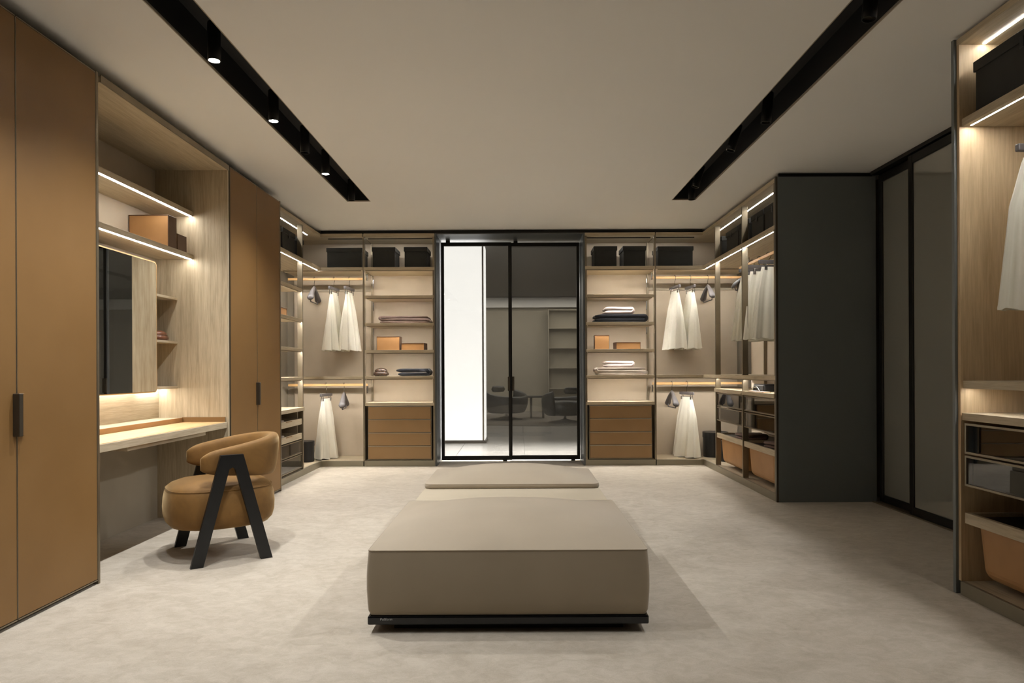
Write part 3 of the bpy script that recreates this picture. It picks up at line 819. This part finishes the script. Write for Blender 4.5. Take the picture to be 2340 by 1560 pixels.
def tan_box(w, d, h, loc, rot, label, group, front='tan_leather', edge='brown', wide=False):
    t = thing('leather_box', label, 'box', loc, rot, group)
    part('body', bx(-w/2, w/2, -d/2, d/2, 0, h-0.006, 0.0015), front, t, local=True)
    part('lid_edge', bx(-w/2-0.003, w/2+0.003, -d/2-0.003, d/2+0.003, h-0.006, h, 0.001), edge, t, local=True)
    if wide:
        for sx in (-1, 1): part('side_panel', bx(sx*(w/2+0.001)-0.002, sx*(w/2+0.001)+0.002, -d/2-0.002, d/2+0.002, 0, h-0.006), edge, t, label='dark brown side', local=True)
    else:
      for sx in (-1, 1): part('corner_trim', bx(sx*(w/2+0.001)-0.002, sx*(w/2+0.001)+0.002, -d/2-0.002, d/2+0.002, 0, h-0.006), edge, t, local=True)
    return t
GB = 'tan leather boxes on the shelves'
tan_box(0.262, 0.20, 0.162, (-1.533, YB+0.16, ZD+0.033), 0.05, 'tall tan leather box on left shelf unit above the reptile pouch', GB)
tan_box(0.265, 0.20, 0.082, (-1.235, YB+0.16, ZD+0.033), -0.06, 'low tan leather box on left shelf unit above the navy cloth', GB)
tan_box(0.165, 0.18, 0.165, (0.985, YB+0.16, ZD+0.033), -0.05, 'narrow tall tan leather box on right shelf unit', GB)
tan_box(0.28, 0.20, 0.082, (1.285, YB+0.16, ZD+0.033), 0.05, 'low tan leather box on right shelf unit', GB)
tan_box(0.24, 0.20, 0.20, (XL-0.18, 6.66, ZC+0.033), R90, 'tall tan box on the left side shelves, beside the wardrobe', GB)
tan_box(0.22, 0.15, 0.085, (XL-0.14, 6.99, ZC+0.033), R90, 'low tan box on the left side shelves, beside the tall tan box', GB)
tan_box(0.20, 0.20, 0.155, (XL-0.18, 6.66, ZE+0.033), R90, 'tan box on the lowest left side shelf above the counter', GB)
lz = 2.0015
t = tan_box(0.275, 0.115, 0.222, (-2.615, 4.985, lz), 0, 'large tan leather box on the lit shelf above the mirror', GB, wide=True)
t = tan_box(0.265, 0.135, 0.115, (-2.612, 5.13, lz), 0, 'smaller brown leather box on the lit shelf above the mirror', GB, wide=True)

# round bins
def bin_(name, r, h, loc, label, group):
    t = thing(name, label, 'bin', loc, 0, group)
    part('body', lathe(B(), [(r*0.95, 0), (r*0.96, h*0.78)], 0, 0, 0, 32), 'black', t, local=True)
    part('lid', lathe(B(), [(r, h*0.78), (r, h), (r*0.97, h), (r*0.95, h-0.004), (0, h-0.004)], 0, 0, 0, 32), 'black', t, local=True)
    return t
bin_('hat_box', 0.15, 0.295, (2.36, 8.36, 0.067), 'round black hat box on the right corner floor, beside the white skirt', 'round black hat boxes')
bin_('hat_box', 0.145, 0.232, (2.42, 7.93, 0.067), 'round black hat box on the right corner floor, behind the far tan basket', 'round black hat boxes')
bin_('hat_box', 0.10, 0.235, (-2.47, 8.06, 0.067), 'round black box on the left corner floor behind the post', 'round black hat boxes')

# ------------------------------------------------------------------ hangers and skirts
def hook_pts(x, z_rail, z_low):
    """hook over a rail running along local x=0 (rail axis = local y)"""
    pts = [(0, 0, z_low)]
    pts.append((0, 0, z_rail-0.028))
    for k in range(0, 9):
        a = math.radians(-80 + 260*k/8); pts.append((0.0+0.022*math.cos(a)*1.0, 0, z_rail+0.004+0.022*math.sin(a)))
    return pts
# every hanger: origin on the rail axis; its arms lie along local x; hook arches over the rail in local x
def hook(parent):
    bm = B()
    pts = [(0, 0, -0.105), (0, 0, -0.05), (0.012, 0, -0.034), (0.022, 0, -0.018), (0.024, 0, 0.004), (0.016, 0, 0.020), (0.0, 0, 0.0268), (-0.016, 0, 0.020), (-0.023, 0, 0.005)]
    tube(bm, pts, 0.0028, 8)
    return part('hook', bm, 'bronze_dark', parent, local=True, smooth=True)
def skirt_hanger(loc, rot, label, group, w=0.30):
    t = thing('skirt_hanger', label, 'hanger', loc, rot, group)
    hook(t)
    part('bar', bx(-w/2, w/2, -0.013, 0.013, -0.135, -0.10, 0.006, 2), 'hanger', t, local=True)
    for sx in (-1, 1):
        bm = B(); x = sx*w*0.34
        tube(bm, [(x, -0.008, -0.13), (x, -0.014, -0.155), (x, -0.010, -0.18)], 0.004, 6); tube(bm, [(x, 0.008, -0.13), (x, 0.014, -0.155), (x, 0.010, -0.18)], 0.004, 6)
        box(bm, x-0.014, x+0.014, -0.013, -0.008, -0.192, -0.158, 0.001); box(bm, x-0.014, x+0.014, 0.008, 0.013, -0.192, -0.158, 0.001)
        part('clip', bm, 'chrome', t, local=True)
    bm = B(); tube(bm, [(-w*0.34, 0, -0.158), (w*0.34, 0, -0.158)], 0.0025, 6)
    part('clip_rod', bm, 'chrome', t, local=True)
    return t
def skirt(loc, rot, label, group, w0, w1, h, d0=0.014, d1=0.10, pleats=7, seed=0):
    """pleated skirt hanging from z=-0.165 below the rail"""
    t = thing('skirt', label, 'skirt', loc, rot, group)
    n = 96; R = 22; rings = []
    rnd = random.Random(seed); ph = rnd.random()*6
    for k in range(R+1):
        s = k/R; ring = []
        prof = min(1.0, s/0.30)**0.9
        w = (w0+(w1*0.80-w0)*prof)/2 + max(0, s-0.25)/0.75*(w1*0.20)/2
        d = (d0+(d1-d0)*s**0.8)/2
        z = -0.166-h*s
        for q in range(n):
            a = 2*PI*q/n; c, sn = math.cos(a), math.sin(a)
            x = w*abs(c)**0.8*(1 if c > 0 else -1); y = d*abs(sn)**0.7*(1 if sn > 0 else -1)
            amp = 0.002+0.017*s
            fold = math.sin(pleats*a*1.0+ph+0.5*math.sin(2*a))+0.35*math.sin(pleats*2.3*a+ph*2)
            y += amp*fold*(0.4+abs(sn)); x += amp*0.6*fold*abs(c)
            zz = z + (0.006*math.sin(pleats*a+ph) + 0.010*abs(c) if k == R else 0)
            ring.append((x, y, zz))
        rings.append(ring)
    bm = B(); rings_mesh(bm, rings, caps=False)
    part('cloth', bm, 'white_cloth', t, local=True, smooth=True)
    bm = B()
    def wb(z, e): return [((w0/2+e)*abs(math.cos(2*PI*q/48))**0.8*(1 if math.cos(2*PI*q/48) > 0 else -1), (d0/2+e)*math.sin(2*PI*q/48), z) for q in range(48)]
    rings_mesh(bm, [wb(-0.162, 0.001), wb(-0.186, 0.003)], caps=True)
    part('waistband', bm, 'white_cloth', t, local=True, smooth=False)
    return t
def coat_hanger(loc, rot, label, group):
    t = thing('coat_hanger', label, 'hanger', loc, rot, group)
    hook(t)
    for sx in (-1, 1):
        bm = B(); rings = []
        for k in range(13):
            s = k/12; x = sx*(0.004+0.205*s); z = -0.10-0.155*s**1.2
            tw = 0.014+0.028*s; th = 0.018+0.010*s
            if k == 12: tw *= 0.6; th *= 0.6
            rings.append([(x+0.0*s, tw*math.cos(2*PI*q/12), z+th*math.sin(2*PI*q/12)) for q in range(12)])
        rings_mesh(bm, rings)
        part('shoulder', bm, 'hanger', t, local=True, smooth=True)
    bm = B(); tube(bm, [(-0.185, 0, -0.235), (-0.17, 0, -0.285), (0.17, 0, -0.285), (0.185, 0, -0.235)], 0.007, 8)
    part('trouser_bar', bm, 'hanger', t, local=True, smooth=True)
    return t
GS, GH, GC = 'ivory pleated skirts on clip hangers', 'grey clip hangers holding skirts', 'empty grey coat hangers'
ZR1, ZR2 = 2.2155, 0.9455
YR = YB+0.25
def pair(x, z, rot, h, w0, w1, where, seed, y=YR):
    skirt_hanger((x, y, z), rot, 'grey clip hanger holding the '+where, GH)
    skirt((x, y, z), rot, where, GS, w0, w1, h, d1=0.20, seed=seed)
RB = math.radians(83)
pair(px(764, YR), ZR1, RB, 0.70, 0.21, 0.36, 'ivory skirt on upper left rail, nearer the corner', 1)
pair(px(799, YR), ZR1, RB, 0.70, 0.21, 0.36, 'ivory skirt on upper left rail, nearer the shelves', 2)
pair(px(745, YR), ZR2, math.radians(80), 0.71, 0.22, 0.38, 'ivory skirt alone on the lower left rail', 3)
pair(px(1543, YR), ZR1, -RB+0.05, 0.70, 0.22, 0.38, 'ivory skirt on upper right rail, nearer the shelves', 4)
pair(px(1578, YR), ZR1, -RB, 0.70, 0.22, 0.38, 'ivory skirt on upper right rail, nearer the corner', 5)
pair(px(1569, YR), ZR2, -math.radians(72), 0.71, 0.22, 0.42, 'ivory skirt alone on the lower right rail', 6)
coat_hanger((px(719, YR), YR, ZR1), math.radians(93), 'empty grey coat hanger on the upper left rail in the corner', GC)
coat_hanger((px(786, YR), YR, ZR2), math.radians(97), 'empty grey coat hanger on the lower left rail', GC)
coat_hanger((px(1618, YR), YR, ZR1), -math.radians(89), 'empty grey coat hanger on the upper right rail in the corner', GC)
coat_hanger((px(1535, YR), YR, ZR2), -math.radians(88), 'empty grey coat hanger on the lower right rail', GC)
# along the right side: rails run along y, hangers lie across
XRR = XR+0.27
def side_pair(x, y, where, seed, rot=0.0, h=0.66, w0=0.34, w1=0.50):
    skirt_hanger((x, y, ZR1), rot, 'grey clip hanger holding the '+where, GH, w=0.42)
    skirt((x, y, ZR1), rot, where, GS, w0, w1, h, d1=0.09, seed=seed, pleats=9)
side_pair(XRR, 6.42, 'ivory skirt beside the anthracite panel on the right side rail', 11, 0.10, w0=0.36, w1=0.56)
side_pair(XRR, 6.72, 'ivory skirt second from the anthracite panel on right side rail', 12, 0.06, w0=0.36, w1=0.56)
side_pair(XRR, 6.98, 'ivory skirt third from the anthracite panel on right side rail', 13, 0.04, w0=0.36, w1=0.56)
coat_hanger((XRR, 7.20, ZR1), 0.0, 'empty grey coat hanger on the right side rail behind the skirts', GC)
side_pair(2.167+0.28, 3.13, 'ivory skirt in the nearest right unit at the frame edge', 14, 0.05, h=0.685, w0=0.36, w1=0.60)

# ------------------------------------------------------------------ folded textiles and small things
def folded(name, w, d, layers, th, loc, rot, mat, label, cat, group=None, seed=0):
    """a strip folded to and fro, seen end-on from the room (profile in local x-z, length in local y)"""
    rnd = random.Random(seed)
    t = thing(name, label, cat, loc, rot, group)
    pts = []; gap = th*1.06; r = gap/2
    for k in range(layers):
        z = th/2+k*gap; x0, x1 = -w/2+r+rnd.uniform(0, 0.02), w/2-r-rnd.uniform(0, 0.02)
        if k % 2: x0, x1 = x1, x0
        for i in range(9): pts.append((x0+(x1-x0)*i/8, z))
        if k < layers-1:
            sg = 1 if x1 > 0 else -1
            for i in range(1, 6):
                a = -PI/2+PI*i/6; pts.append((x1+sg*r*1.1*math.cos(a), z+r+r*math.sin(a)))
    def sect(y, j):
        L, Rr = [], []
        n = len(pts)
        for i, (x, z) in enumerate(pts):
            ax, az = pts[max(i-1, 0)]; bx_, bz = pts[min(i+1, n-1)]
            tx, tz = bx_-ax, bz-az; ln = math.hypot(tx, tz) or 1; nx, nz = -tz/ln, tx/ln
            q = th/2*(0.96 if 0 < i < n-1 else 0.45)
            dz = 0.12*th*noise.noise((x*9+seed, y*9, z*30))*(1 if z > th else 0)
            dx = 0.006*noise.noise((y*12, seed*3.1, z*20))
            L.append((x+dx+nx*q, y, max(0.0, z+dz+nz*q))); Rr.append((x+dx-nx*q, y, max(0.0, z+dz-nz*q)))
        return L+Rr[::-1]
    ys = [-d/2, -d/2+0.006, -d/4, 0, d/4, d/2-0.006, d/2]
    rings = [sect(y, j) for j, y in enumerate(ys)]
    bm = rings_mesh(B(), rings)
    part('cloth', bm, mat, t, local=True, smooth=True)
    return t
folded('folded_blanket', 0.60, 0.30, 3, 0.026, (-1.335, YB+0.17, ZC+0.0325), 0, 'mauve', 'folded mauve blanket on the left shelf unit', 'blanket', seed=1)
folded('folded_sweater', 0.41, 0.28, 2, 0.042, (-1.245, YB+0.17, ZE+0.0325), 0, 'navy', 'folded navy knit on the left shelf unit beside the reptile pouch', 'cloth', seed=2)
folded('folded_blanket', 0.64, 0.30, 2, 0.045, (1.185, YB+0.17, ZC+0.0325), 0, 'navy', 'folded navy blanket on the right shelf unit under a pink towel', 'blanket', seed=3)
folded('folded_towel', 0.36, 0.26, 2, 0.040, (1.165, YB+0.17, ZC+0.0325+0.0965), 0, 'pink', 'folded pale pink towel on top of the navy blanket', 'towel', seed=4)
folded('folded_blanket', 0.61, 0.30, 3, 0.028, (1.205, YB+0.17, ZE+0.0325), 0, 'cream', 'folded cream blanket on the right shelf unit, lower shelf', 'blanket', seed=5)
folded('folded_towel', 0.37, 0.26, 2, 0.036, (1.17, YB+0.17, ZE+0.0325+0.0915), 0, 'pink', 'folded pale towel on top of the cream blanket', 'towel', seed=6)
folded('folded_towel', 0.26, 0.22, 2, 0.045, (XL-0.16, 6.68, ZD+0.0325), R90, 'lilac', 'folded lilac towel on the left side shelves', 'towel', seed=7)
folded('folded_cloth', 0.22, 0.20, 2, 0.03, (XL-0.16, 6.68, ZC+0.033+0.201), R90, 'mauve', 'folded grey cloth on top of the tall tan box', 'cloth', seed=8)
for zz, sd, lb in ((0.56, 9, 'folded pale cloth in the upper open tray on the left'), (0.407, 10, 'folded pale cloth in the lower open tray on the left')):
    folded('folded_cloth', 0.30, 0.2, 2, 0.03, (XL-0.15, 6.82, zz+0.0005), R90, 'grey_cloth', lb, 'cloth', 'cloths in the open trays', seed=sd)
def pouch(loc, label, mat, r, h, name='pouch', sx=1.0, sy=0.7):
    t = thing(name, label, 'bag', loc)
    prof = [(0, 0), (r*0.75, 0.0), (r*0.97, h*0.12), (r, h*0.27), (r*0.93, h*0.42), (r*0.78, h*0.48), (r*0.80, h*0.56), (r*0.76, h*0.74), (r*0.5, h*0.92), (0, h)]
    part('body', lathe(B(), prof, 0, 0, 0, 36, sx, sy), mat, t, local=True, smooth=True)
    bm = B(); pts = [(r*0.815*sx*math.cos(2*PI*k/40), r*0.815*sy*math.sin(2*PI*k/40), h*0.50) for k in range(41)]
    tube(bm, pts, 0.003, 6, False)
    part('zip', bm, 'brown', t, local=True, smooth=True)
    return t
pouch((px(871, YB+0.16), YB+0.16, ZE+0.0325), 'small round reptile print pouch on the left shelf unit', 'snake', 0.093, 0.098)
pouch((-2.655, 5.15, 1.3435), 'small glossy brown leather pouch on the shelf beside mirror', 'pouch', 0.062, 0.075, sx=0.8, sy=1.5)
t = thing('handbag', 'small black handbag lying on the right side counter', 'bag', (XR+0.16, 6.60, 0.9045), 0)
part('body', bx(XR+0.08, XR+0.27, 6.34, 6.62, 0.905, 0.972, 0.016, 3), 'black', t, smooth=False)
bm = B(); tube(bm, [(XR+0.076, 6.60, 0.91), (XR+0.07, 6.585, 0.94), (XR+0.072, 6.48, 0.945), (XR+0.074, 6.42, 0.91)], 0.005, 8)
part('handle', bm, 'chrome', t, smooth=True)
t = thing('magazine', 'thin tan magazine lying open in front of the black handbag', 'magazine', (XR+0.03, 6.4, 0.9045), 0)
part('cover', bx(XR+0.0, XR+0.07, 6.12, 6.55, 0.9045, 0.907), 'tan_leather', t); part('pages', bx(XR+0.004, XR+0.066, 6.13, 6.54, 0.907, 0.911), 'pink', t)
for i, (x, y) in enumerate(((XR+0.17, 6.15), (XR+0.17, 6.98))):
    folded('folded_cloth', 0.26, 0.24, 2, 0.03, (x, y, 0.4062), 0.2, 'mauve', ('grey folded cloth in the tray beside the anthracite panel', 'grey folded cloth in the tray between the two posts')[i], 'cloth', 'cloths in the black lined trays', seed=20+i)
for i, (x, y, z) in enumerate(((XR+0.2, 6.25, 0.732), (XR+0.2, 6.25, 0.575), (XR+0.2, 7.1, 0.575))):
    folded('folded_shirt', 0.3, 0.24, 2, 0.026, (x, y, z+0.0005), 0.1, 'grey_cloth', ('pale folded shirt in the upper glass drawer by the anthracite panel', 'pale folded shirt in the lower glass drawer by the anthracite panel', 'pale folded shirt in the lower glass drawer between the posts')[i], 'shirt', 'shirts behind the glass drawers', seed=30+i)

# ------------------------------------------------------------------ ceiling spotlights
def spotlight(x, y, lit, tilt, label, power, angle, blend, group, aim=None):
    t = thing('ceiling_spotlight', label, 'spotlight', (x, y, CEIL+0.17), 0, group)
    Rm = Matrix.Rotation(tilt, 4, 'Y')
    bm = B(); lathe(bm, [(0.009, 0.0), (0.009, -0.05)], 0, 0, 0, 12); box(bm, -0.02, 0.02, -0.05, 0.05, -0.006, 0.0)
    part('stem', bm, 'spot_black', t, local=True)
    bm = B(); lathe(bm, [(0.030, -0.045), (0.032, -0.05), (0.032, -0.238), (0.028, -0.238), (0.027, -0.226)], 0, 0, 0, 28); bm.transform(Rm)
    part('lamp_body', bm, 'spot_black', t, local=True, smooth=False)
    bm = B(); lathe(bm, [(0.0, -0.2365), (0.0265, -0.2365)] if lit else [(0.0, -0.228), (0.027, -0.228)], 0, 0, 0, 24); bm.transform(Rm)
    part('lens', bm, 'lens' if lit else 'lens_off', t, local=True)
    if power:
        d = bpy.data.lights.new('lamp', 'SPOT'); d.energy = power; d.color = SPOT_COL
        d.spot_size = math.radians(angle); d.spot_blend = blend; d.shadow_soft_size = 0.018
        o = bpy.data.objects.new('lamp', d); COL.objects.link(o); o.parent = t
        o.matrix_local = Rm @ Matrix.Translation((0, 0, -0.245)) @ (Matrix.Rotation(aim, 4, 'Y') if aim else Matrix.Identity(4))
    return t
LX, RX = -1.535, 1.612
GL, GR = 'spotlights in the left ceiling channel', 'spotlights in the right ceiling channel'
for y, lit, lb in ((1.7, True, 'added fill spotlight in left channel, out of frame behind the next'),  # unseen weak spot added to lift the ottoman front
                   (2.65, True, 'lit black spotlight in left channel, out of frame'),
                   (3.525, True, 'brightest lit black spotlight in the left ceiling channel, nearest camera'),
                   (4.38, True, 'lit black spotlight in left channel, second one visible from camera'),
                   (5.02, False, 'unlit black spotlight in left channel between two lit ones'),
                   (5.56, True, 'lit black spotlight in left channel, farthest lit one'),
                   (6.42, False, 'unlit black spotlight at the far end of the left channel')):
    spotlight(LX, y, lit, 0.0, lb, (SPOT_L if y > 2 else SPOT_L*0.3) if lit else 0, 124, 1.0, GL)
for y, tl_, lb in ((2.2, 0.10, 'black spotlight in right channel, out of frame overhead'),
                  (3.14, 0.10, 'black spotlight in right channel nearest the camera, lens showing'),
                  (4.45, 0.10, 'black spotlight in right channel, second from the camera'),
                  (5.04, 0.30, 'tilted black spotlight in right channel, third from the camera'),
                  (6.05, 0.30, 'tilted black spotlight in right channel, next to the end one'),
                  (6.45, 0.0, 'upright black spotlight at the far end of right channel')):
    spotlight(RX, y, False, tl_, lb, SPOT_R, 76, 0.28, GR, aim=0.51-tl_)
